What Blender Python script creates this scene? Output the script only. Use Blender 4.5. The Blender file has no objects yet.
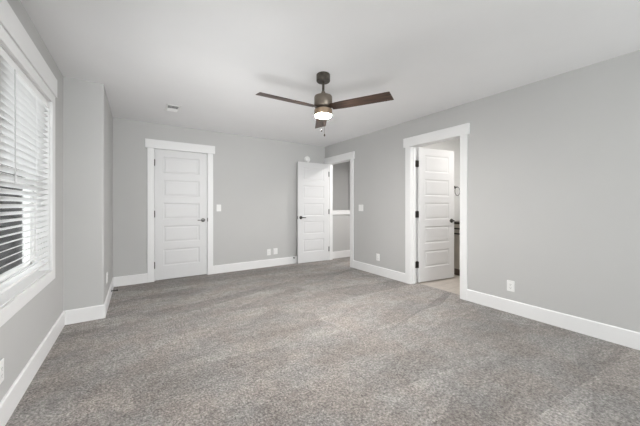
import bpy, bmesh, math, random
from mathutils import Vector, Matrix
random.seed(7)
S = bpy.context.scene
COL = S.collection
PI = math.pi

# ---------------------------------------------------------------- camera, sky, exposure
YAW = 0.5831
EYE = 1.176
cam_data = bpy.data.cameras.new('camera')
cam = bpy.data.objects.new('camera', cam_data)
COL.objects.link(cam)
cam.location = (0, 0, EYE)
cam.rotation_euler = (PI / 2, 0, -YAW)
cam_data.sensor_fit = 'HORIZONTAL'
cam_data.sensor_width = 36
cam_data.lens = 278.75 * 36 / 640
cam_data.shift_y = -7.8 / 640
cam_data.clip_start = 0.02
cam_data.clip_end = 300
S.camera = cam

world = bpy.data.worlds.new('world')
S.world = world
world.use_nodes = True
wn = world.node_tree.nodes
wl = world.node_tree.links
bg = wn['Background']
tc = wn.new('ShaderNodeTexCoord')
sep = wn.new('ShaderNodeSeparateXYZ')
ramp = wn.new('ShaderNodeValToRGB')
ramp.color_ramp.elements[0].position = 0.0
ramp.color_ramp.elements[0].color = (1.0, 0.99, 0.98, 1)
ramp.color_ramp.elements[1].position = 0.8
ramp.color_ramp.elements[1].color = (0.93, 0.95, 1.0, 1)
wl.new(tc.outputs['Generated'], sep.inputs[0])
wl.new(sep.outputs['Z'], ramp.inputs[0])
wl.new(ramp.outputs[0], bg.inputs['Color'])
bg.inputs['Strength'].default_value = 3.2

vs = S.view_settings
vs.view_transform = 'Standard'
vs.look = 'None'
vs.gamma = 1
vs.use_curve_mapping = False
vs.exposure = 0.24


def area(name, loc, rot, sx, sy, power=0.0, portal=False, color=(1, 1, 1)):
    d = bpy.data.lights.new(name, 'AREA')
    d.shape = 'RECTANGLE'
    d.size, d.size_y = sx, sy
    d.energy = power
    d.color = color
    if portal:
        d.cycles.is_portal = True
    o = bpy.data.objects.new(name, d)
    COL.objects.link(o)
    o.location = loc
    o.rotation_euler = rot
    return o


# room dimensions (metres)
XL, XB, XR = -0.597, -0.282, 3.418      # window wall, boxed corner, right wall
YB, YD, YR = 3.672, 4.99, -2.6          # boxed corner front, back wall, rear wall
H = 2.44
XRO = 3.548                             # far side of the right wall
WALL_L = 0.19
WY0, WY1, WZ0, WZ1 = 1.30, 3.15, 0.636, 2.03   # side window opening
RX0, RX1, RZ0, RZ1 = 0.2, 3.0, 0.55, 2.25      # rear window opening
HD0, HD1 = 4.12, 4.88                   # hall doorway along the right wall
BD0, BD1 = 1.964, 2.72                  # bathroom doorway
CD0, CD1 = 0.235, 1.004                 # closet door along the back wall
DH = 2.05

# daylight portals in the two windows; fill lights added unseen at rear window, bathroom and hall
area('side_window_portal', (XL - WALL_L - 0.03, (WY0 + WY1) / 2, (WZ0 + WZ1) / 2), (0, -PI / 2, 0), WZ1 - WZ0, WY1 - WY0, portal=True)
area('rear_window_portal', ((RX0 + RX1) / 2, YR - 0.17, (RZ0 + RZ1) / 2), (PI / 2, 0, 0), RX1 - RX0, RZ1 - RZ0, portal=True)
area('rear_window_fill', ((RX0 + RX1) / 2, YR - 0.2, (RZ0 + RZ1) / 2), (PI / 2, 0, 0), RX1 - RX0, RZ1 - RZ0, 98)
area('bathroom_fill', (4.2, 1.7, 2.40), (0, 0, 0), 0.5, 0.5, 19, color=(1, 0.97, 0.93))
area('hall_fill', (4.3, 3.9, 2.40), (0, 0, 0), 0.3, 0.3, 30, color=(1, 0.97, 0.94))


# unseen fill light added below the frame to brighten the far ceiling
ceil_fill = area('ceiling_fill', (0.0, 0.25, 0.3), (0, 0, 0), 0.9, 0.7, 6.5)
ceil_fill.data.spread = math.radians(60)
ceil_fill.rotation_euler = Vector((1.65, 4.15, 2.25)).to_track_quat('-Z', 'Y').to_euler()


# ---------------------------------------------------------------- materials
def principled(name, color, rough=0.5, metal=0.0, noise=None, bump=None, spec=0.5, coat=0.0):
    """noise = (scale, amount, detail); bump = (scale, strength, distance)"""
    m = bpy.data.materials.new(name)
    m.use_nodes = True
    nt = m.node_tree
    b = nt.nodes['Principled BSDF']
    b.inputs['Base Color'].default_value = (*color, 1)
    b.inputs['Roughness'].default_value = rough
    b.inputs['Metallic'].default_value = metal
    b.inputs['Specular IOR Level'].default_value = spec
    b.inputs['Coat Weight'].default_value = coat
    co = nt.nodes.new('ShaderNodeTexCoord')
    if noise:
        n = nt.nodes.new('ShaderNodeTexNoise')
        n.inputs['Scale'].default_value = noise[0]
        n.inputs['Detail'].default_value = noise[2] if len(noise) > 2 else 3
        nt.links.new(co.outputs['Object'], n.inputs['Vector'])
        r = nt.nodes.new('ShaderNodeMapRange')
        r.inputs['From Min'].default_value = 0.3
        r.inputs['From Max'].default_value = 0.7
        r.inputs['To Min'].default_value = 1 - noise[1]
        r.inputs['To Max'].default_value = 1 + noise[1]
        nt.links.new(n.outputs['Fac'], r.inputs['Value'])
        mx = nt.nodes.new('ShaderNodeVectorMath')
        mx.operation = 'SCALE'
        mx.inputs[0].default_value = color
        nt.links.new(r.outputs[0], mx.inputs['Scale'])
        nt.links.new(mx.outputs[0], b.inputs['Base Color'])
    if bump:
        n2 = nt.nodes.new('ShaderNodeTexNoise')
        n2.inputs['Scale'].default_value = bump[0]
        n2.inputs['Detail'].default_value = 4
        nt.links.new(co.outputs['Object'], n2.inputs['Vector'])
        bp = nt.nodes.new('ShaderNodeBump')
        bp.inputs['Strength'].default_value = bump[1]
        bp.inputs['Distance'].default_value = bump[2]
        nt.links.new(n2.outputs['Fac'], bp.inputs['Height'])
        nt.links.new(bp.outputs[0], b.inputs['Normal'])
    return m


M = {}
M['wall'] = principled('grey_wall_paint', (0.515, 0.514, 0.508), 0.75, noise=(2.0, 0.01), bump=(90, 0.08, 0.002), spec=0.25)
M['ceiling'] = principled('ceiling_paint', (0.86, 0.86, 0.867), 0.9, noise=(3.0, 0.008), bump=(70, 0.12, 0.003), spec=0.15)
M['trim'] = principled('white_trim_paint', (0.80, 0.80, 0.80), 0.38, noise=(6, 0.006), bump=(40, 0.02, 0.001), spec=0.4)
M['door'] = principled('white_door_paint', (0.69, 0.69, 0.695), 0.40, noise=(5, 0.006), bump=(60, 0.03, 0.001), spec=0.4)
M['blind'] = principled('white_blind', (0.86, 0.86, 0.86), 0.45, noise=(9, 0.01), spec=0.4)
M['plastic'] = principled('white_plastic', (0.82, 0.82, 0.81), 0.35, noise=(30, 0.006))
M['wand'] = principled('grey_wand_plastic', (0.5, 0.5, 0.5), 0.3, noise=(30, 0.02))
M['slot'] = principled('dark_slot', (0.05, 0.05, 0.05), 0.7, noise=(30, 0.05))
M['bronze'] = principled('dark_bronze', (0.045, 0.040, 0.037), 0.42, metal=0.6, noise=(40, 0.1))
M['nickel'] = principled('dark_nickel', (0.16, 0.155, 0.15), 0.38, metal=0.85, noise=(40, 0.08))
M['fan_metal'] = principled('fan_brushed_bronze', (0.20, 0.170, 0.14), 0.40, metal=0.75, noise=(25, 0.08), bump=(160, 0.05, 0.001))
M['kit'] = principled('warm_bronze_light_ring', (0.36, 0.27, 0.19), 0.45, metal=0.5, noise=(25, 0.08))
M['canopy_metal'] = principled('canopy_aged_bronze', (0.10, 0.088, 0.075), 0.38, metal=0.8, noise=(35, 0.25))
M['counter'] = principled('dark_brown_counter', (0.055, 0.040, 0.032), 0.3, noise=(30, 0.3))
M['cabinet'] = principled('beige_cabinet_paint', (0.58, 0.53, 0.46), 0.5, noise=(8, 0.03))
M['toe'] = principled('dark_toe_kick', (0.15, 0.115, 0.09), 0.6, noise=(20, 0.1))
M['bath_wall'] = principled('bathroom_wall_paint', (0.80, 0.80, 0.79), 0.7, noise=(2.0, 0.01), bump=(90, 0.06, 0.002), spec=0.25)
M['vent_shade'] = principled('vent_shade_dark', (0.07, 0.07, 0.07), 0.8, noise=(20, 0.05))
M['siding'] = principled('dark_grey_siding', (0.27, 0.27, 0.275), 0.8, noise=(3, 0.2))
M['roofing'] = principled('brown_roof_shingle', (0.16, 0.13, 0.11), 0.9, noise=(12, 0.3))
M['house_glass'] = principled('house_window_glass', (0.22, 0.28, 0.36), 0.1, noise=(2, 0.1))
M['hedge'] = principled('hedge_green', (0.10, 0.14, 0.07), 0.9, noise=(6, 0.4))
M['ground'] = principled('outdoor_ground', (0.30, 0.30, 0.28), 0.95, noise=(1.5, 0.15))


def carpet_material():
    m = bpy.data.materials.new('taupe_carpet_pile')
    m.use_nodes = True
    nt = m.node_tree
    N, L = nt.nodes.new, nt.links.new
    b = nt.nodes['Principled BSDF']
    b.inputs['Roughness'].default_value = 1.0
    b.inputs['Specular IOR Level'].default_value = 0.05
    b.inputs['Sheen Weight'].default_value = 0.15
    co = N('ShaderNodeTexCoord')
    # tufts: cells about a centimetre wide, with a finer yarn noise inside
    vo = N('ShaderNodeTexVoronoi')
    vo.inputs['Scale'].default_value = 95
    nz = N('ShaderNodeTexNoise')
    nz.inputs['Scale'].default_value = 64
    nz.inputs['Detail'].default_value = 5
    nz.inputs['Roughness'].default_value = 0.75
    mott = N('ShaderNodeTexNoise')           # mottling of the pile, a few centimetres
    mott.inputs['Scale'].default_value = 16
    mott.inputs['Detail'].default_value = 5
    big = N('ShaderNodeTexNoise')            # brushed vacuum patches, their pile shading put into the colour
    big.inputs['Scale'].default_value = 1.5
    big.inputs['Detail'].default_value = 3
    mp = N('ShaderNodeMapping')
    mp.inputs['Rotation'].default_value = (0, 0, 0.5)
    mp.inputs['Scale'].default_value = (1.0, 2.4, 1)
    wedge = N('ShaderNodeTexVoronoi')        # angular strokes with clear edges, shading likewise held in the colour
    wedge.inputs['Scale'].default_value = 1.7
    wedge.inputs['Randomness'].default_value = 0.9
    wmp = N('ShaderNodeMapping')
    wmp.inputs['Rotation'].default_value = (0, 0, 0.95)
    wmp.inputs['Scale'].default_value = (0.55, 1.9, 1)
    L(co.outputs['Object'], wmp.inputs[0])
    L(wmp.outputs[0], wedge.inputs['Vector'])
    wsep = N('ShaderNodeSeparateColor')
    L(wedge.outputs['Color'], wsep.inputs[0])
    for n in (vo, nz, mott):
        L(co.outputs['Object'], n.inputs['Vector'])
    L(co.outputs['Object'], mp.inputs[0])
    L(mp.outputs[0], big.inputs['Vector'])

    def rng(src, a, c, lo, hi):
        r = N('ShaderNodeMapRange')
        for k, v in (('From Min', a), ('From Max', c), ('To Min', lo), ('To Max', hi)):
            r.inputs[k].default_value = v
        L(src, r.inputs['Value'])
        return r.outputs[0]

    def mul(p, q):
        k = N('ShaderNodeMath')
        k.operation = 'MULTIPLY'
        L(p, k.inputs[0])
        L(q, k.inputs[1])
        return k.outputs[0]
    v = mul(mul(rng(nz.outputs['Fac'], 0.34, 0.66, 0.48, 1.52), rng(vo.outputs['Distance'], 0.1, 0.7, 1.12, 0.80)),
            mul(rng(mott.outputs['Fac'], 0.35, 0.65, 0.86, 1.14), mul(rng(big.outputs['Fac'], 0.40, 0.60, 0.91, 1.09), rng(wsep.outputs[0], 0.2, 0.8, 0.88, 1.12))))
    sc = N('ShaderNodeVectorMath')
    sc.operation = 'SCALE'
    tint = N('ShaderNodeMix')
    tint.data_type = 'RGBA'
    tint.inputs['A'].default_value = (0.325, 0.308, 0.293, 1)
    tint.inputs['B'].default_value = (0.318, 0.287, 0.264, 1)
    tn = N('ShaderNodeTexNoise')
    tn.inputs['Scale'].default_value = 3.2
    tn.inputs['Detail'].default_value = 4
    L(co.outputs['Object'], tn.inputs['Vector'])
    L(rng(tn.outputs['Fac'], 0.40, 0.60, 0, 1), tint.inputs['Factor'])
    L(tint.outputs['Result'], sc.inputs[0])
    L(v, sc.inputs['Scale'])
    L(sc.outputs[0], b.inputs['Base Color'])
    ad = N('ShaderNodeMath')
    ad.operation = 'SUBTRACT'
    L(nz.outputs['Fac'], ad.inputs[0])
    L(vo.outputs['Distance'], ad.inputs[1])
    bp = N('ShaderNodeBump')
    bp.inputs['Strength'].default_value = 0.8
    bp.inputs['Distance'].default_value = 0.012
    L(ad.outputs[0], bp.inputs['Height'])
    L(bp.outputs[0], b.inputs['Normal'])
    return m


def wood_material(name, dark, light, scale=(2.5, 30, 30)):
    m = bpy.data.materials.new(name)
    m.use_nodes = True
    nt = m.node_tree
    N, L = nt.nodes.new, nt.links.new
    b = nt.nodes['Principled BSDF']
    b.inputs['Roughness'].default_value = 0.42
    co = N('ShaderNodeTexCoord')
    mp = N('ShaderNodeMapping')
    mp.inputs['Scale'].default_value = scale
    n = N('ShaderNodeTexNoise')
    n.inputs['Scale'].default_value = 2.0
    n.inputs['Detail'].default_value = 6
    n.inputs['Distortion'].default_value = 0.6
    cr = N('ShaderNodeValToRGB')
    cr.color_ramp.elements[0].position = 0.35
    cr.color_ramp.elements[0].color = (*dark, 1)
    cr.color_ramp.elements[1].position = 0.68
    cr.color_ramp.elements[1].color = (*light, 1)
    L(co.outputs['Object'], mp.inputs[0])
    L(mp.outputs[0], n.inputs['Vector'])
    L(n.outputs['Fac'], cr.inputs[0])
    L(cr.outputs[0], b.inputs['Base Color'])
    return m


def tile_material():
    m = bpy.data.materials.new('bathroom_plank_tile')
    m.use_nodes = True
    nt = m.node_tree
    N, L = nt.nodes.new, nt.links.new
    b = nt.nodes['Principled BSDF']
    b.inputs['Roughness'].default_value = 0.35
    co = N('ShaderNodeTexCoord')
    br = N('ShaderNodeTexBrick')
    br.inputs['Scale'].default_value = 1.6
    br.inputs['Mortar Size'].default_value = 0.006
    br.inputs['Brick Width'].default_value = 1.0
    br.inputs['Row Height'].default_value = 0.28
    br.inputs['Color1'].default_value = (0.50, 0.455, 0.41, 1)
    br.inputs['Color2'].default_value = (0.42, 0.38, 0.34, 1)
    br.inputs['Mortar'].default_value = (0.34, 0.31, 0.28, 1)
    n = N('ShaderNodeTexNoise')
    n.inputs['Scale'].default_value = 7
    n.inputs['Detail'].default_value = 6
    mp = N('ShaderNodeMapping')
    mp.inputs['Scale'].default_value = (1, 4, 1)
    r = N('ShaderNodeMapRange')
    r.inputs['To Min'].default_value = 0.75
    r.inputs['To Max'].default_value = 1.25
    sc = N('ShaderNodeVectorMath')
    sc.operation = 'SCALE'
    L(co.outputs['Object'], br.inputs['Vector'])
    L(co.outputs['Object'], mp.inputs[0])
    L(mp.outputs[0], n.inputs['Vector'])
    L(n.outputs['Fac'], r.inputs['Value'])
    L(br.outputs['Color'], sc.inputs[0])
    L(r.outputs[0], sc.inputs['Scale'])
    L(sc.outputs[0], b.inputs['Base Color'])
    return m


def glass_material():
    m = bpy.data.materials.new('clear_window_glass')
    m.use_nodes = True
    nt = m.node_tree
    nt.nodes.remove(nt.nodes['Principled BSDF'])
    N, L = nt.nodes.new, nt.links.new
    t = N('ShaderNodeBsdfTransparent')
    t.inputs['Color'].default_value = (0.95, 0.97, 0.97, 1)
    g = N('ShaderNodeBsdfGlossy')
    g.inputs['Roughness'].default_value = 0.02
    fr = N('ShaderNodeFresnel')
    fr.inputs['IOR'].default_value = 1.3
    mx = N('ShaderNodeMixShader')
    L(fr.outputs[0], mx.inputs[0])
    L(t.outputs[0], mx.inputs[1])
    L(g.outputs[0], mx.inputs[2])
    L(mx.outputs[0], nt.nodes['Material Output'].inputs['Surface'])
    return m


def lamp_material():
    m = principled('lit_fan_lens', (0.95, 0.93, 0.88), 0.4, noise=(10, 0.01))
    b = m.node_tree.nodes['Principled BSDF']
    b.inputs['Emission Color'].default_value = (1.0, 0.97, 0.945, 1)
    b.inputs['Emission Strength'].default_value = 820.0
    return m


def slat_material():
    m = principled('thin_white_slat', (0.88, 0.88, 0.88), 0.45, noise=(9, 0.01), spec=0.3)
    nt = m.node_tree
    t = nt.nodes.new('ShaderNodeBsdfTranslucent')
    t.inputs['Color'].default_value = (0.9, 0.9, 0.9, 1)
    mx = nt.nodes.new('ShaderNodeMixShader')
    mx.inputs[0].default_value = 0.45
    nt.links.new(nt.nodes['Principled BSDF'].outputs[0], mx.inputs[1])
    nt.links.new(t.outputs[0], mx.inputs[2])
    nt.links.new(mx.outputs[0], nt.nodes['Material Output'].inputs['Surface'])
    return m


M['slat'] = slat_material()
M['carpet'] = carpet_material()
M['walnut'] = wood_material('walnut_blade', (0.024, 0.014, 0.010), (0.095, 0.052, 0.034))
M['tile'] = tile_material()
M['glass'] = glass_material()
M['lens'] = lamp_material()


# ---------------------------------------------------------------- mesh helpers
def link(name, bm, mat, parent=None, smooth=False):
    me = bpy.data.meshes.new(name)
    bmesh.ops.recalc_face_normals(bm, faces=bm.faces)
    bm.to_mesh(me)
    bm.free()
    me.materials.append(mat)
    if smooth:
        for p in me.polygons:
            p.use_smooth = True
        me.set_sharp_from_angle(angle=math.radians(35))
    o = bpy.data.objects.new(name, me)
    COL.objects.link(o)
    if parent:
        o.parent = parent
    return o


def box(bm, x0, x1, y0, y1, z0, z1, bev=0.0, mtx=None):
    vs = [bm.verts.new((x, y, z)) for x in (x0, x1) for y in (y0, y1) for z in (z0, z1)]
    f = [(0, 1, 3, 2), (4, 6, 7, 5), (0, 4, 5, 1), (2, 3, 7, 6), (0, 2, 6, 4), (1, 5, 7, 3)]
    fs = [bm.faces.new([vs[i] for i in q]) for q in f]
    if bev:
        es = list({e for q in fs for e in q.edges})
        r = bmesh.ops.bevel(bm, geom=es, offset=bev, segments=2, profile=0.5, affect='EDGES')
        vs = list({v for v in r['verts']} | {v for v in vs if v.is_valid})
    if mtx:
        bmesh.ops.transform(bm, matrix=mtx, verts=[v for v in vs if v.is_valid])
    return vs


def boxobj(name, dims, mat, parent=None, bev=0.0):
    bm = bmesh.new()
    box(bm, *dims, bev=bev)
    return link(name, bm, mat, parent)


def lathe(bm, prof, n=32, mtx=None):
    """revolve (r, z) pairs about z"""
    rings = []
    allv = []
    for r, z in prof:
        if r < 1e-6:
            v = bm.verts.new((0, 0, z))
            rings.append([v])
            allv.append(v)
        else:
            ring = [bm.verts.new((r * math.cos(2 * PI * i / n), r * math.sin(2 * PI * i / n), z)) for i in range(n)]
            rings.append(ring)
            allv += ring
    for a, c in zip(rings, rings[1:]):
        for i in range(n):
            j = (i + 1) % n
            if len(a) == 1 and len(c) == 1:
                continue
            if len(a) == 1:
                bm.faces.new((a[0], c[i], c[j]))
            elif len(c) == 1:
                bm.faces.new((a[i], a[j], c[0]))
            else:
                bm.faces.new((a[i], a[j], c[j], c[i]))
    if mtx:
        bmesh.ops.transform(bm, matrix=mtx, verts=allv)
    return allv


def tube(bm, pts, r, n=10, closed=False):
    pts = [Vector(p) for p in pts]
    rings = []
    m = len(pts)
    for k, p in enumerate(pts):
        a = pts[(k - 1) % m] if closed or k > 0 else p
        c = pts[(k + 1) % m] if closed or k < m - 1 else p
        t = (c - a).normalized()
        u = t.orthogonal().normalized() if abs(t.z) > 0.95 else t.cross(Vector((0, 0, 1))).normalized()
        w = t.cross(u)
        rings.append([bm.verts.new(p + r * (math.cos(2 * PI * i / n) * u + math.sin(2 * PI * i / n) * w)) for i in range(n)])
    for k in range(m if closed else m - 1):
        a, c = rings[k], rings[(k + 1) % m]
        for i in range(n):
            j = (i + 1) % n
            bm.faces.new((a[i], a[j], c[j], c[i]))
    if not closed:
        bm.faces.new(rings[0])
        bm.faces.new(rings[-1])


def tag(o, label, cat, group=None, kind=None):
    o['label'] = label
    o['category'] = cat
    if group:
        o['group'] = group
    if kind:
        o['kind'] = kind
    return o


def empty(name, loc=(0, 0, 0), rz=0.0):
    o = bpy.data.objects.new(name, None)
    COL.objects.link(o)
    o.location = loc
    o.rotation_euler = (0, 0, rz)
    o.empty_display_size = 0.1
    return o


def setting(o, label, cat):
    return tag(o, label, cat, kind='structure')


def copy_tree(src, loc, rot, label=None):
    r = src.copy()
    COL.objects.link(r)
    r.location = loc
    r.rotation_euler = rot
    if label:
        r['label'] = label
    for ch in list(src.children):
        c = ch.copy()
        COL.objects.link(c)
        c.parent = r
        for g in list(ch.children):
            d = g.copy()
            COL.objects.link(d)
            d.parent = c
    return r


# ---------------------------------------------------------------- floor and ceiling
bm = bmesh.new()
box(bm, XL - 0.02, XRO, YR, YD + 0.12, -0.1, 0.0)
box(bm, XRO, 5.0, 3.12, YD + 0.12, -0.1, 0.0)
setting(link('floor', bm, M['carpet']), 'mottled grey taupe carpet covering the bedroom floor', 'floor')
setting(boxobj('floor_bathroom', (XRO, 5.2, 0.6, 2.97, -0.1, -0.004), M['tile']), 'pale beige plank tile floor of the bathroom', 'floor')
setting(boxobj('ceiling', (XL - 0.2, XRO, YR - 0.15, YD + 0.12, H, H + 0.12), M['ceiling']), 'flat white bedroom ceiling', 'ceiling')
setting(boxobj('ceiling_hall', (XRO, 5.2, 2.97, 6.3, H, H + 0.12), M['ceiling']), 'white ceiling of the hall beyond the far doorway', 'ceiling')
setting(boxobj('ceiling_bathroom', (XRO, 5.2, 0.5, 2.97, H, H + 0.12), M['ceiling']), 'white ceiling of the bathroom', 'ceiling')

# ---------------------------------------------------------------- walls
xo = XL - WALL_L
bm = bmesh.new()
box(bm, xo, XL, YR - 0.15, WY0, 0, H)
box(bm, xo, XL, WY1, YD + 0.12, 0, H)
box(bm, xo, XL, WY0, WY1, 0, WZ0)
box(bm, xo, XL, WY0, WY1, WZ1, H)
setting(link('wall_left', bm, M['wall']), 'grey wall holding the large window with blinds', 'wall')

bm = bmesh.new()
vs_ = [bm.verts.new(p) for p in ((XL, YB, 0), (XB - 0.012, YB, 0), (XB - 0.0035, YB + 0.0035, 0), (XB, YB + 0.012, 0), (XB, YD, 0), (XL, YD, 0))]
top = [bm.verts.new((v.co.x, v.co.y, H)) for v in vs_]
for i in range(6):
    j = (i + 1) % 6
    bm.faces.new((vs_[i], vs_[j], top[j], top[i]))
bm.faces.new(vs_)
bm.faces.new(top)
setting(link('wall_corner', bm, M['wall']), 'grey boxed-out wall corner between window and back wall', 'wall')

bm = bmesh.new()  # unseen box added behind the closed door to stop sky leaking in
box(bm, -0.3, 1.6, YD + 0.8, YD + 0.9, 0, H)
box(bm, -0.4, -0.3, YD + 0.12, YD + 0.9, 0, H)
box(bm, 1.6, 1.7, YD + 0.12, YD + 0.9, 0, H)
box(bm, -0.4, 1.7, YD + 0.12, YD + 0.9, H, H + 0.1)
box(bm, -0.4, 1.7, YD + 0.12, YD + 0.9, -0.1, 0)
setting(link('wall_light_block', bm, M['wall']), 'unseen box added behind the closed door to block sky light', 'wall')
bm = bmesh.new()
box(bm, XL, CD0 - 0.02, YD, YD + 0.12, 0, H)
box(bm, CD1 + 0.02, XRO, YD, YD + 0.12, 0, H)
box(bm, CD0 - 0.02, CD1 + 0.02, YD, YD + 0.12, DH + 0.02, H)
setting(link('wall_back', bm, M['wall']), 'grey back wall with the closed white door', 'wall')

bm = bmesh.new()
for y0, y1 in ((YR - 0.15, BD0 - 0.02), (BD1 + 0.02, HD0 - 0.02), (HD1 + 0.02, YD)):
    box(bm, XR, XRO, y0, y1, 0, H)
for y0, y1 in ((BD0 - 0.02, BD1 + 0.02), (HD0 - 0.02, HD1 + 0.02)):
    box(bm, XR, XRO, y0, y1, DH + 0.02, H)
setting(link('wall_right', bm, M['wall']), 'long light grey right wall with two doorways', 'wall')

bm = bmesh.new()
box(bm, XL, RX0, YR - 0.15, YR, 0, H)
box(bm, RX1, XR, YR - 0.15, YR, 0, H)
box(bm, RX0, RX1, YR - 0.15, YR, 0, RZ0)
box(bm, RX0, RX1, YR - 0.15, YR, RZ1, H)
setting(link('wall_rear', bm, M['wall']), 'grey wall with an added wide window behind the viewer', 'wall')

# hall beyond the far doorway: side walls, a guard wall with a white cap, stairwell wall
setting(boxobj('wall_hall', (XRO, 5.2, 3.02, 3.12, 0, H), M['wall']), 'grey end wall of the hall', 'wall')
bm = bmesh.new()
box(bm, 4.9, 5.02, 3.12, 6.1, -1.2, H)
setting(link('wall_hall_side', bm, M['wall']), 'grey far side wall of the hall', 'wall')
bm = bmesh.new()
box(bm, XRO - 0.13, 5.02, 6.0, 6.12, -1.2, H)
setting(link('wall_stairwell', bm, M['wall']), 'shaded grey stairwell wall seen above the half wall', 'wall')
setting(boxobj('wall_stairwell_left', (XRO - 0.13, XRO, 5.11, 6.0, -1.2, H), M['wall']), 'grey left wall of the stairwell', 'wall')
setting(boxobj('floor_stairwell', (XRO, 4.9, 5.085, 6.0, -1.2, -1.1), M['carpet']), 'carpeted lower landing of the stairwell', 'floor')
hw = empty('wall_half', (XRO, 4.965, 0))
setting(hw, 'grey half wall with white cap seen through far doorway', 'half wall')
boxobj('wall_body', (0, 1.352, 0, 0.12, 0, 0.967), M['wall'], hw)
bm = bmesh.new()
box(bm, 0, 1.352, -0.02, 0.14, 1.035, 1.06, 0.003)
box(bm, 0, 1.352, -0.016, 0.136, 0.967, 1.035, 0.002)
link('cap', bm, M['trim'], hw)

# bathroom shell
setting(boxobj('wall_bathroom', (XRO, 5.2, 2.87, 2.97, 0, H), M['bath_wall']), 'white bathroom wall carrying the towel ring', 'wall')
setting(boxobj('wall_bathroom_far', (5.06, 5.2, 0.6, 2.87, 0, H), M['bath_wall']), 'white bathroom wall behind the vanity', 'wall')
setting(boxobj('wall_bathroom_end', (XRO, 5.2, 0.5, 0.6, 0, H), M['bath_wall']), 'white end wall of the bathroom', 'wall')


# ---------------------------------------------------------------- baseboards
def baseboard(name, a, c, inward, label, h=0.14, t=0.014):
    """runs from a to c along the foot of a wall; inward is the unit normal into the room"""
    ax, ay = a
    cx, cy = c
    nx, ny = inward
    prof = [(0, 0), (t, 0), (t, h - 0.008), (t - 0.006, h), (0, h)]
    bm = bmesh.new()
    A = [bm.verts.new((ax + nx * p, ay + ny * p, z)) for p, z in prof]
    C_ = [bm.verts.new((cx + nx * p, cy + ny * p, z)) for p, z in prof]
    for i in range(5):
        j = (i + 1) % 5
        bm.faces.new((A[i], A[j], C_[j], C_[i]))
    bm.faces.new(A)
    bm.faces.new(C_)
    return setting(link(name, bm, M['trim']), label, 'baseboard')


CW = 0.093      # casing width
baseboard('baseboard_left', (XL, YR), (XL, YB), (1, 0), 'white baseboard below the window')
baseboard('baseboard_corner', (XL + 0.014, YB), (XB + 0.014, YB), (0, -1), 'short white baseboard on front of boxed corner')
baseboard('baseboard_corner_side', (XB, YB), (XB, YD), (1, 0), 'white baseboard on side of boxed corner')
baseboard('baseboard_back', (XB + 0.014, YD), (CD0 - CW, YD), (0, -1), 'white baseboard left of closed door')
baseboard('baseboard_back', (CD1 + CW, YD), (XR - 0.02, YD), (0, -1), 'white baseboard right of closed door')
baseboard('baseboard_right', (XR, HD0 - CW), (XR, BD1 + CW), (-1, 0), 'white baseboard between the two doorways')
baseboard('baseboard_right', (XR, BD0 - CW), (XR, YR), (-1, 0), 'long white baseboard from bathroom doorway towards viewer')
baseboard('baseboard_rear', (XL + 0.014, YR), (XR - 0.014, YR), (0, 1), 'white baseboard behind the viewer')
baseboard('baseboard_hall', (XRO, 4.965), (4.9, 4.965), (0, -1), 'white baseboard of hall half wall', h=0.15)


# ---------------------------------------------------------------- door casings and jambs
def doorway_trim(name, loc, rz, w, depth, label, left_w=CW, clip=None, over=0.03, jamb_stop=True):
    """local x along the wall (0..w = clear opening), local -y into the room, +y through the wall"""
    t = empty(name, loc, rz)
    setting(t, label, 'door casing')
    ct = 0.018
    boxobj('side_casing', (-left_w, -0.004, -ct, 0, 0, DH), M['trim'], t, 0.002)
    boxobj('side_casing', (w + 0.004, w + CW, -ct, 0, 0, DH), M['trim'], t, 0.002)
    l = -left_w - (over if clip is None else clip)
    boxobj('head_casing', (l, w + CW + over, -0.026, 0, DH, DH + 0.135), M['trim'], t, 0.002)
    boxobj('side_jamb', (-0.018, 0, 0, depth, 0, DH), M['trim'], t)
    boxobj('side_jamb', (w, w + 0.018, 0, depth, 0, DH), M['trim'], t)
    boxobj('head_jamb', (-0.018, w + 0.018, 0, depth, DH, DH + 0.018), M['trim'], t)
    return t


# closet door in the back wall (local x = world x)
t = doorway_trim('trim_1', (CD0, YD, 0), 0, CD1 - CD0, 0.12, 'white casing around the closed door in the back wall')
for x0, x1 in ((0, 0.012), (CD1 - CD0 - 0.012, CD1 - CD0)):
    boxobj('door_stop_strip', (x0, x1, 0.042, 0.085, 0, DH), M['trim'], t)
boxobj('door_stop_strip', (0.012, CD1 - CD0 - 0.012, 0.042, 0.085, DH - 0.012, DH), M['trim'], t)
# hall doorway: local x runs from the corner towards the viewer, so rz = -90 deg
t = doorway_trim('trim_2', (XR, HD1, 0), -PI / 2, HD1 - HD0, XRO - XR, 'white casing around the far doorway beside the room corner', left_w=0.085, clip=0.015)
for x0, x1 in ((0, 0.011), (HD1 - HD0 - 0.011, HD1 - HD0)):
    boxobj('door_stop_strip', (x0, x1, 0.045, 0.08, 0, DH), M['trim'], t)
t = doorway_trim('trim_3', (XR, BD1, 0), -PI / 2, BD1 - BD0, XRO - XR, 'white casing around the bathroom doorway', )
for x0, x1 in ((0, 0.011), (BD1 - BD0 - 0.011, BD1 - BD0)):
    boxobj('door_stop_strip', (x0, x1, 0.045, 0.085, 0, DH), M['trim'], t)


# ---------------------------------------------------------------- five-panel doors
PANELS = [(1.668, 1.928), (1.302, 1.562), (0.942, 1.202), (0.578, 0.838), (0.212, 0.472)]


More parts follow.
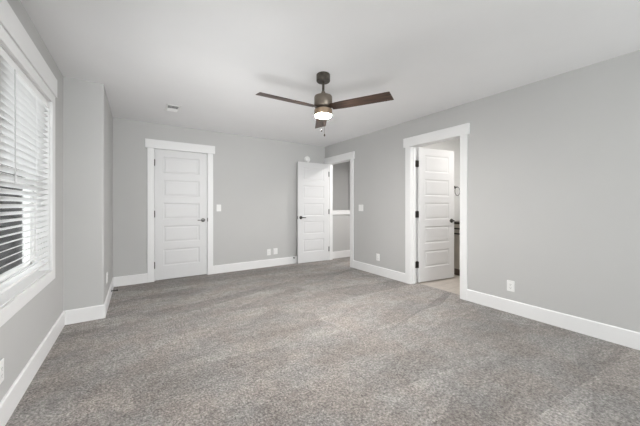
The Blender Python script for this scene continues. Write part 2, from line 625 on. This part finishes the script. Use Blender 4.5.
def door_mesh(w, h, t, stile=0.115):
    """local x 0..w from the hinge, y 0..t, z 0..h; five sunk panels with raised fields on both faces"""
    bm = bmesh.new()

    def quad(*p):
        bm.faces.new([bm.verts.new(q) for q in p])
    for y, s in ((0.0, 1), (t, -1)):
        def rect(x0, x1, z0, z1):
            quad((x0, y, z0), (x1, y, z0), (x1, y, z1), (x0, y, z1))
        rect(0, stile, 0, h)
        rect(w - stile, w, 0, h)
        zs = [h] + [z for a, c in PANELS for z in (c, a)] + [0]
        for k in range(0, len(zs), 2):
            rect(stile, w - stile, zs[k + 1], zs[k])
        for a, c in PANELS:
            steps = [(0, 0), (0.004, 0.002), (0.014, 0.006), (0.022, 0.006), (0.040, 0.002)]
            rings = []
            for ins, dep in steps:
                x0, x1, z0, z1 = stile + ins, w - stile - ins, a + ins, c - ins
                yy = y + s * dep
                rings.append([(x0, yy, z0), (x1, yy, z0), (x1, yy, z1), (x0, yy, z1)])
            for r0, r1 in zip(rings, rings[1:]):
                for i in range(4):
                    j = (i + 1) % 4
                    quad(r0[i], r0[j], r1[j], r1[i])
            quad(*rings[-1])
    quad((0, 0, 0), (0, t, 0), (0, t, h), (0, 0, h))
    quad((w, 0, 0), (w, t, 0), (w, t, h), (w, 0, h))
    quad((0, 0, 0), (w, 0, 0), (w, t, 0), (0, t, 0))
    quad((0, 0, h), (w, 0, h), (w, t, h), (0, t, h))
    bmesh.ops.remove_doubles(bm, verts=bm.verts, dist=1e-5)
    return bm


def lever(parent, x, z, y, out, toward, mat):
    """rose and lever on the door face at height z; out = -1/+1 along y, toward = -1/+1 along x"""
    bm = bmesh.new()
    rot = Matrix.Translation((x, y, z)) @ Matrix.Rotation(PI / 2 * (1 if out < 0 else -1), 4, 'X')
    lathe(bm, [(0, 0), (0.033, 0), (0.033, 0.006), (0.029, 0.011), (0.013, 0.013), (0.012, 0.045), (0, 0.045)], 24, rot)
    hd = link('handle', bm, mat, parent, True)
    bm = bmesh.new()
    yl = y + out * 0.048
    pts = [(x - toward * 0.006, yl, z), (x + toward * 0.03, yl, z + 0.001), (x + toward * 0.06, yl + out * 0.003, z + 0.001), (x + toward * 0.092, yl, z)]
    tube(bm, pts, 0.0075, 10)
    link('lever', bm, mat, hd, True)


def hinge(parent, x, y, z, mat, leaf=None):
    bm = bmesh.new()
    lathe(bm, [(0, z - 0.05), (0.0085, z - 0.05), (0.0085, z + 0.05), (0.004, z + 0.056), (0, z + 0.057)], 12, Matrix.Translation((x, y, 0)))
    if leaf:
        box(bm, *leaf, z - 0.047, z + 0.047)
    link('hinge', bm, mat, parent)


HZ = (1.82, 1.025, 0.235)
# 1: closed door, flush with the back wall
d1 = empty('door_1', (CD0 + 0.003, YD + 0.004, 0.012))
setting(d1, 'closed white five-panel door in the back wall', 'door')
w1 = CD1 - CD0 - 0.006
link('leaf', door_mesh(w1, DH - 0.015, 0.035), M['door'], d1)
for z in HZ:
    hinge(d1, -0.002, -0.009, z, M['bronze'])
lever(d1, w1 - 0.062, 0.915, 0, -1, -1, M['nickel'])
boxobj('strike_plate', (w1 + 0.002, w1 + 0.012, -0.024, -0.004, 0.89, 0.95), M['nickel'], d1)
# 2: hall door swung open flat against the back wall
d2 = empty('door_2', (XR + 0.002, HD1 - 0.002, 0.012), PI - math.radians(3.0))
setting(d2, 'open white five-panel door folded back by the room corner', 'door')
w2 = HD1 - HD0 - 0.036
link('leaf', door_mesh(w2, DH - 0.015, 0.035), M['door'], d2)
for z in HZ:
    hinge(d2, -0.002, 0.040, z, M['bronze'])
lever(d2, w2 - 0.062, 0.915, 0.035, 1, -1, M['bronze'])
boxobj('latch_plate', (w2 - 0.0005, w2 + 0.0015, 0.006, 0.029, 0.885, 0.945), M['bronze'], d2)
# 3: bathroom door swung into the bathroom
ang = math.radians(-8.5)
d3 = empty('door_3', (XRO + 0.012, BD1 - 0.004, 0.012), ang)
setting(d3, 'open white five-panel door swung into the bathroom', 'door')
w3 = BD1 - BD0 - 0.006
bm = door_mesh(w3, DH - 0.015, 0.035)
bmesh.ops.translate(bm, vec=(0, -0.035, 0), verts=bm.verts)
link('leaf', bm, M['door'], d3)
for z in (1.79, 1.025, 0.265):
    bm = bmesh.new()
    lathe(bm, [(0, z - 0.05), (0.009, z - 0.05), (0.009, z + 0.05), (0.005, z + 0.056), (0, z + 0.057)], 12, Matrix.Translation((-0.010, -0.004, 0)))
    box(bm, -0.006, -0.0005, -0.034, -0.002, z - 0.048, z + 0.048)
    box(bm, -0.052, -0.010, -0.008, -0.0035, z - 0.048, z + 0.048, mtx=Matrix.Rotation(-ang, 4, 'Z'))
    link('hinge', bm, M['bronze'], d3)
lever(d3, w3 - 0.062, 0.915, -0.035, -1, -1, M['bronze'])
boxobj('latch_plate', (w3 - 0.0005, w3 + 0.002, -0.029, -0.006, 0.885, 0.945), M['bronze'], d3)

# ---------------------------------------------------------------- side window with casing
win = empty('window_1', (XL, 0, 0))
setting(win, 'large white framed window on the left wall', 'window')
cf = 0.018
boxobj('side_casing', (0, cf, WY1, WY1 + 0.10, WZ0 - 0.085, WZ1 + 0.075), M['trim'], win, 0.002)
boxobj('side_casing', (0, cf, WY0 - 0.10, WY0, WZ0 - 0.085, WZ1 + 0.075), M['trim'], win, 0.002)
boxobj('bottom_casing', (0, cf, WY0, WY1, WZ0 - 0.085, WZ0), M['trim'], win, 0.002)
boxobj('top_casing', (0, cf, WY0, WY1, WZ1, WZ1 + 0.075), M['trim'], win, 0.002)
boxobj('head_board', (0, 0.026, WY0 - 0.13, WY1 + 0.13, WZ1 + 0.077, WZ1 + 0.23), M['trim'], win, 0.002)
boxobj('sill', (-WALL_L, 0, WY0, WY1, WZ0 - 0.001, WZ0 + 0.006), M['trim'], win)
boxobj('side_jamb', (-WALL_L, 0, WY1 - 0.006, WY1 + 0.001, WZ0, WZ1), M['trim'], win)
boxobj('side_jamb', (-WALL_L, 0, WY0 - 0.001, WY0 + 0.006, WZ0, WZ1), M['trim'], win)
boxobj('head_jamb', (-WALL_L, 0, WY0, WY1, WZ1 - 0.006, WZ1 + 0.001), M['trim'], win)
ym = (WY0 + WY1) / 2 - 0.02
boxobj('mullion', (-0.165, -0.075, ym - 0.045, ym + 0.045, WZ0, WZ1), M['trim'], win)
for y0, y1 in ((WY0 + 0.006, ym - 0.045), (ym + 0.045, WY1 - 0.006)):
    zm = (WZ0 + WZ1) / 2
    bm = bmesh.new()
    for a in ((y0, y0 + 0.04, WZ0 + 0.006, WZ1 - 0.006), (y1 - 0.04, y1, WZ0 + 0.006, WZ1 - 0.006), (y0, y1, WZ0 + 0.006, WZ0 + 0.05), (y0, y1, WZ1 - 0.05, WZ1 - 0.006)):
        box(bm, -0.155, -0.08, *a)
    fr = link('window_frame', bm, M['plastic'], win)
    bm = bmesh.new()
    for a in ((y0 + 0.04, y0 + 0.07, WZ0 + 0.05, zm + 0.02), (y1 - 0.07, y1 - 0.04, WZ0 + 0.05, zm + 0.02), (y0 + 0.04, y1 - 0.04, WZ0 + 0.05, WZ0 + 0.09), (y0 + 0.04, y1 - 0.04, zm - 0.02, zm + 0.02)):
        box(bm, -0.125, -0.095, *a, 0.002)
    link('lower_sash', bm, M['plastic'], fr)
    boxobj('pane', (-0.128, -0.124, y0 + 0.03, y1 - 0.03, WZ0 + 0.03, WZ1 - 0.03), M['glass'], fr)

# rear window, out of view: added to let more light into the room
rw = empty('window_added', (0, YR, 0))
setting(rw, 'added unseen wide white framed window behind the viewer', 'window')
bm = bmesh.new()
for a in ((RX0, RX0 + 0.05, RZ0, RZ1), (RX1 - 0.05, RX1, RZ0, RZ1), ((RX0 + RX1) / 2 - 0.04, (RX0 + RX1) / 2 + 0.04, RZ0, RZ1), (RX0, RX1, RZ0, RZ0 + 0.05), (RX0, RX1, RZ1 - 0.05, RZ1)):
    box(bm, a[0], a[1], -0.12, -0.05, a[2], a[3])
fr = link('window_frame', bm, M['plastic'], rw)
boxobj('pane', (RX0 + 0.02, RX1 - 0.02, -0.09, -0.086, RZ0 + 0.02, RZ1 - 0.02), M['glass'], fr)
bm = bmesh.new()
for a in ((RX0 - 0.09, RX0, RZ0 - 0.09, RZ1), (RX1, RX1 + 0.09, RZ0 - 0.09, RZ1), (RX0, RX1, RZ0 - 0.09, RZ0), (RX0 - 0.11, RX1 + 0.11, RZ1, RZ1 + 0.13)):
    box(bm, a[0], a[1], 0, 0.018, a[2], a[3], 0.002)
link('casing', bm, M['trim'], rw)

# ---------------------------------------------------------------- blind inside the side window
bl = empty('window_blind', (XL - 0.029, 0, 0))
tag(bl, 'white two-inch slatted blind hanging in the left window', 'window blind')
BY0, BY1 = WY0 + 0.009, WY1 - 0.009
boxobj('head_rail', (-0.025, 0.025, BY0, BY1, WZ1 - 0.055, WZ1 - 0.008), M['blind'], bl, 0.002)
SL_T = math.radians(25)          # room edge tipped up
SL_P, SL_W = 0.0425, 0.05
bm = bmesh.new()
z = 0.745
top_z = WZ1 - 0.075
while z < top_z:
    # a slightly crowned strip with thickness
    cols = []
    for k in range(5):
        u = -1 + k * 0.5
        x = u * SL_W / 2
        c = 0.0025 * (1 - u * u)
        p = Vector((x * math.cos(SL_T) - c * math.sin(SL_T), 0, x * math.sin(SL_T) + c * math.cos(SL_T)))
        n = Vector((-math.sin(SL_T), 0, math.cos(SL_T))) * 0.0016
        cols.append((p + n, p - n))
    A, B = [], []
    for y, store in ((BY0, A), (BY1, B)):
        for a, c in cols:
            store.append(bm.verts.new((a.x, y, z + a.z)))
        for a, c in reversed(cols):
            store.append(bm.verts.new((c.x, y, z + c.z)))
    n_ = len(A)
    for i in range(n_):
        j = (i + 1) % n_
        bm.faces.new((A[i], A[j], B[j], B[i]))
    bm.faces.new(A)
    bm.faces.new(B)
    z += SL_P
link('slats', bm, M['slat'], bl)
boxobj('bottom_rail', (-0.025, 0.025, BY0, BY1, 0.700, 0.718), M['blind'], bl, 0.003)
for y in (1.62, 2.10, 2.81):
    bm = bmesh.new()
    for x in (-0.027, 0.027):
        tube(bm, [(x, y, 0.71), (x, y, WZ1 - 0.05)], 0.0009, 5)
    link('ladder_cord', bm, M['blind'], bl)
bm = bmesh.new()
tube(bm, [(0.036, 2.345, 1.34), (0.034, 2.345, WZ1 - 0.06)], 0.0025, 8)
tube(bm, [(0.036, 2.345, 1.30), (0.036, 2.345, 1.36)], 0.0045, 8)
link('tilt_wand', bm, M['wand'], bl)

# ---------------------------------------------------------------- ceiling fan
FX, FY = 1.508, 2.229
fan = empty('ceiling_fan', (FX, FY, H))
tag(fan, 'bronze ceiling fan with three dark walnut blades and a glowing light', 'ceiling fan')


def fpart(name, prof, mat, parent=fan, n=40):
    bm = bmesh.new()
    lathe(bm, prof, n)
    return link(name, bm, mat, parent, True)


fpart('canopy', [(0, 0), (0.060, 0), (0.066, -0.006), (0.066, -0.066), (0.060, -0.074), (0.024, -0.075), (0, -0.075)], M['canopy_metal'])
fpart('downrod', [(0, -0.07), (0.012, -0.07), (0.012, -0.195), (0, -0.195)], M['canopy_metal'], n=20)
fpart('yoke', [(0, -0.165), (0.014, -0.165), (0.020, -0.178), (0.026, -0.205), (0.034, -0.214), (0, -0.214)], M['fan_metal'], n=24)
fpart('motor_housing', [(0, -0.210), (0.070, -0.210), (0.082, -0.213), (0.087, -0.222), (0.087, -0.312), (0.083, -0.318), (0.06, -0.320), (0, -0.320)], M['fan_metal'])
fpart('blade_hub', [(0, -0.31), (0.058, -0.318), (0.060, -0.344), (0, -0.346)], M['canopy_metal'])
kit = fpart('light_kit', [(0, -0.340), (0.078, -0.340), (0.085, -0.344), (0.086, -0.350), (0.086, -0.397), (0.083, -0.399), (0, -0.399)], M['kit'])
fpart('lens', [(0, -0.396), (0.076, -0.396), (0.077, -0.399), (0.075, -0.405), (0.068, -0.411), (0.054, -0.4155), (0.035, -0.418), (0, -0.419)], M['lens'], kit)
BZ = -0.327
for k, a in enumerate((59.1, 179.1, 299.1)):
    bm = bmesh.new()
    # blade outline: slightly flared plank with a skewed tip
    pts = [(0.085, -0.052), (0.20, -0.060), (0.653, -0.066), (0.662, 0.064), (0.20, 0.058), (0.085, 0.050)]
    th = 0.006
    lo = [bm.verts.new((x, y, -th / 2)) for x, y in pts]
    up = [bm.verts.new((x, y, th / 2)) for x, y in pts]
    bm.faces.new(lo)
    bm.faces.new(up)
    for i in range(6):
        j = (i + 1) % 6
        bm.faces.new((lo[i], lo[j], up[j], up[i]))
    bmesh.ops.bevel(bm, geom=[e for e in bm.edges], offset=0.0015, segments=1, affect='EDGES')
    b = link('blade', bm, M['walnut'], fan)
    b.rotation_euler = (math.radians(-11.7), 0, 0)
    b.rotation_euler = (Matrix.Rotation(math.radians(a), 4, 'Z') @ Matrix.Rotation(math.radians(-11.7), 4, 'X')).to_euler()
    b.location = (0, 0, BZ)
    bm = bmesh.new()
    box(bm, 0.045, 0.15, -0.026, 0.026, 0.0035, 0.0075, 0.001)
    for sx, sy in ((0.11, -0.014), (0.11, 0.014), (0.138, 0)):
        lathe(bm, [(0, -0.0055), (0.005, -0.0055), (0.005, -0.003), (0, -0.003)], 8, Matrix.Translation((sx, sy, 0)))
    link('blade_bracket', bm, M['canopy_metal'], b)


def pull_chain(cam_angle, r, z_end):
    a = math.radians(cam_angle) - YAW
    x, y = r * math.cos(a), r * math.sin(a)
    bm = bmesh.new()
    tube(bm, [(x, y, -0.388), (x, y, z_end + 0.012)], 0.0011, 6)
    c = link('pull_chain', bm, M['fan_metal'], fan)
    bm = bmesh.new()
    lathe(bm, [(0, 0.014), (0.004, 0.012), (0.0065, 0.003), (0.007, -0.004), (0.004, -0.009), (0, -0.010)], 12, Matrix.Translation((x, y, z_end)))
    link('chain_knob', bm, M['walnut'], c, True)


pull_chain(257, 0.0872, 1.871 - H)
pull_chain(277, 0.0872, 1.829 - H)

# ---------------------------------------------------------------- ceiling vent
vt = empty('ceiling_vent', (0.398, 4.09, H))
tag(vt, 'small white air register on the ceiling near the back wall', 'vent')
bm = bmesh.new()
VX, VY = 0.082, 0.14
for a in ((-VX, -VX + 0.022, -VY, VY), (VX - 0.022, VX, -VY, VY), (-VX, VX, -VY, -VY + 0.022), (-VX, VX, VY - 0.022, VY)):
    box(bm, a[0], a[1], a[2], a[3], -0.007, 0, 0.002)
link('frame', bm, M['plastic'], vt)
boxobj('shade_sheet', (-VX + 0.02, VX - 0.02, -VY + 0.02, VY - 0.02, -0.0015, 0), M['vent_shade'], vt)  # dark sheet painted in place of the shade inside the duct
bm = bmesh.new()
n_l = 14
for k in range(n_l):
    y = -VY + 0.03 + k * (2 * VY - 0.06) / (n_l - 1)
    t_ = math.radians(18 if k < n_l / 2 else -42)
    box(bm, -VX + 0.02, VX - 0.02, -0.0065, 0.0065, -0.0006, 0.0006, mtx=Matrix.Translation((0, y, -0.006)) @ Matrix.Rotation(t_, 4, 'X'))
link('louvres', bm, M['plastic'], vt)


# ---------------------------------------------------------------- wall plates (local: x along wall, -y out of the wall)
def plate(name, w, kind):
    o = empty(name)
    h = 0.117
    boxobj('face_plate', (-w / 2, w / 2, -0.006, 0, -h / 2, h / 2), M['plastic'], o, 0.002)
    return o


def rocker(o, x):
    boxobj('rocker', (x - 0.0165, x + 0.0165, -0.009, -0.005, -0.033, 0.033), M['plastic'], o, 0.0015)


def receptacle(o):
    r = boxobj('receptacle', (-0.017, 0.017, -0.0085, -0.005, -0.034, 0.034), M['plastic'], o, 0.0015)
    bm = bmesh.new()
    for z in (-0.018, 0.018):
        for x in (-0.0065, 0.0065):
            box(bm, x - 0.001, x + 0.001, -0.0088, -0.008, z - 0.004, z + 0.005)
        box(bm, -0.002, 0.002, -0.0088, -0.008, z - 0.012, z - 0.008)
    link('slots', bm, M['slot'], r)


R_BACK, R_RIGHT, R_LEFT = 0.0, -PI / 2, PI / 2
o = plate('wall_outlet', 0.074, 'outlet')
receptacle(o)
o.location = (2.118, YD, 0.277)
tag(o, 'white wall outlet low on back wall, left of a pair', 'outlet', 'wall outlets')
copy_tree(o, (XR, 3.396, 0.296), (0, 0, R_RIGHT), 'white wall outlet low on right wall between the two doorways')
copy_tree(o, (XR, 1.395, 0.294), (0, 0, R_RIGHT), 'white wall outlet on right wall nearest the viewer')
copy_tree(o, (XL, 2.145, 0.299), (0, 0, R_LEFT), 'white wall outlet below the window at the picture edge')
copy_tree(o, (XB, 4.02, 0.345), (0, 0, R_LEFT), 'white wall outlet on the shaded side of boxed corner')
j = plate('data_plate', 0.088, 'jack')
for x in (-0.018, 0.018):
    boxobj('jack', (x - 0.008, x + 0.008, -0.009, -0.005, -0.03, 0.03), M['plastic'], j, 0.0015)
j.location = (2.255, YD, 0.283)
tag(j, 'white double jack plate low on back wall, right of a pair', 'wall plate')
s = plate('light_switch', 0.076, 'switch')
rocker(s, 0)
s.location = (1.193, YD, 1.128)
tag(s, 'single white light switch beside the closed door', 'light switch', 'light switches')
s = plate('light_switch', 0.122, 'switch')
rocker(s, -0.023)
rocker(s, 0.023)
s.location = (XR, 3.824, 1.128)
s.rotation_euler = (0, 0, R_RIGHT)
tag(s, 'double white light switch between the two doorways', 'light switch', 'light switches')

# ---------------------------------------------------------------- smoke alarm above the open door
sd = empty('smoke_alarm', (2.968, YD, 2.128))
tag(sd, 'round white alarm on the back wall above open door', 'smoke alarm')
rot = Matrix.Rotation(PI / 2, 4, 'X')
bm = bmesh.new()
lathe(bm, [(0, 0), (0.068, 0), (0.068, 0.012), (0.064, 0.016), (0, 0.016)], 32, rot)
link('base', bm, M['plastic'], sd, True)
bm = bmesh.new()
lathe(bm, [(0, 0.014), (0.060, 0.014), (0.060, 0.030), (0.050, 0.040), (0.030, 0.043), (0, 0.044)], 32, rot)
cv = link('cover', bm, M['plastic'], sd, True)
bm = bmesh.new()
lathe(bm, [(0, 0.042), (0.008, 0.042), (0.008, 0.046), (0, 0.047)], 12, rot)
link('test_button', bm, M['plastic'], cv, True)


# ---------------------------------------------------------------- spring door stops on the baseboards
def door_stop(loc, rot, length, label):
    o = empty('door_stop', loc)
    o.rotation_euler = rot
    tag(o, label, 'door stop', 'door stops')
    bm = bmesh.new()
    lathe(bm, [(0, 0), (0.013, 0), (0.013, 0.004), (0.007, 0.008), (0, 0.008)], 16)
    link('base', bm, M['bronze'], o, True)
    bm = bmesh.new()
    turns = max(4, int(length / 0.006))
    pts = [(0.0055 * math.cos(2 * PI * k / 8), 0.0055 * math.sin(2 * PI * k / 8), 0.006 + (length - 0.016) * k / (8 * turns)) for k in range(8 * turns + 1)]
    tube(bm, pts, 0.0019, 5)
    link('spring', bm, M['bronze'], o)
    bm = bmesh.new()
    lathe(bm, [(0, length - 0.014), (0.0085, length - 0.014), (0.009, length - 0.004), (0.006, length), (0, length)], 14)
    link('tip', bm, M['bronze'], o, True)
    return o


door_stop((XB + 0.014, 4.50, 0.066), (0, PI / 2, 0), 0.07, 'dark spring door stop on baseboard of boxed corner')
door_stop((2.648, YD - 0.014, 0.118), (PI / 2, 0, 0), 0.04, 'dark stub door stop behind edge of open hall door')

# ---------------------------------------------------------------- bathroom: vanity and towel ring
va = empty('bathroom_vanity', (4.50, 1.3, 0))
tag(va, 'beige bathroom vanity with dark pulls glimpsed past the door', 'vanity')
boxobj('body', (0.0, 0.555, 0, 1.565, 0.105, 0.86), M['cabinet'], va, 0.002)
boxobj('toe_kick', (0.012, 0.555, 0, 1.565, 0, 0.105), M['toe'], va)
tag(boxobj('vanity_countertop', (4.48, 5.055, 1.29, 2.867, 0.861, 0.893), M['counter'], None, 0.003), 'dark brown countertop lying on the beige bathroom vanity', 'countertop')
for y0, y1 in ((1.19, 1.555), (0.80, 1.18), (0.41, 0.79), (0.02, 0.40)):
    for z0, z1, nm in ((0.735, 0.85, 'drawer'), (0.12, 0.725, 'cabinet_door')):
        dr = boxobj(nm, (-0.018, 0, y0, y1, z0, z1), M['cabinet'], va, 0.003)
        bm = bmesh.new()
        yc = (y0 + y1) / 2
        zc = 0.785 if nm == 'drawer' else 0.700
        box(bm, -0.046, -0.036, yc - 0.15, yc + 0.15, zc - 0.011, zc + 0.011, 0.002)
        for dy in (-0.12, 0.12):
            box(bm, -0.038, -0.017, yc + dy - 0.005, yc + dy + 0.005, zc - 0.005, zc + 0.005)
        link('pull', bm, M['bronze'], dr)

tr = empty('towel_ring', (4.80, 2.87, 1.50))
tag(tr, 'dark metal towel ring on the bathroom wall above vanity', 'towel ring')
bm = bmesh.new()
lathe(bm, [(0, 0), (0.026, 0), (0.026, 0.008), (0.012, 0.012), (0.010, 0.05), (0.013, 0.056), (0, 0.058)], 20, Matrix.Rotation(PI / 2, 4, 'X'))
link('post', bm, M['bronze'], tr, True)
bm = bmesh.new()
tube(bm, [(0.078 * math.sin(2 * PI * k / 32) + 0.02, -0.048, -0.074 + 0.078 * math.cos(2 * PI * k / 32)) for k in range(32)], 0.0045, 8, closed=True)
link('ring', bm, M['bronze'], tr, True)

# ---------------------------------------------------------------- outdoors, seen through the blind
setting(boxobj('ground_outside', (-40, -1.5, 14, 60, -3.3, -3.2), M['ground']), 'pale ground outside the window', 'ground')
hs = empty('neighbour_house', (-11.0, 33, -3.2))
tag(hs, 'dark grey neighbouring house seen through the blind', 'house')
boxobj('wall', (-6, 5.0, 0, 9, 0, 6.6), M['siding'], hs)
bm = bmesh.new()
rv = [bm.verts.new(p) for p in ((-6.5, -0.5, 6.5), (5.5, -0.5, 6.5), (5.5, 9.5, 6.5), (-6.5, 9.5, 6.5), (-6.5, 4.5, 9.0), (5.5, 4.5, 9.0))]
for f in ((0, 1, 5, 4), (2, 3, 4, 5), (1, 2, 5), (3, 0, 4), (0, 3, 2, 1)):
    bm.faces.new([rv[i] for i in f])
link('roof', bm, M['roofing'], hs)
for x in (-4, -0.8, 2.2):
    for z in (1.0, 4.0):
        f = boxobj('window', (x - 0.1, x + 1.5, -0.06, 0, z - 0.1, z + 1.5), M['trim'], hs)
        boxobj('pane', (x, x + 1.4, -0.08, -0.05, z, z + 1.4), M['house_glass'], f)
hd = bmesh.new()
bmesh.ops.create_icosphere(hd, subdivisions=4, radius=1.0)
for v in hd.verts:
    k = 1 + 0.16 * math.sin(9 * v.co.x + 3) * math.sin(8 * v.co.y) + 0.12 * math.sin(17 * v.co.z + 5 * v.co.x) + random.uniform(-0.05, 0.05)
    v.co = Vector((v.co.x * 2.4 * k, v.co.y * 1.3 * k, (v.co.z + 0.9) * 1.9 * k))
o = link('garden_shrub', hd, M['hedge'])
o.location = (-7.6, 26, -3.2)
tag(o, 'dark green shrub outdoors in front of the house', 'shrub')
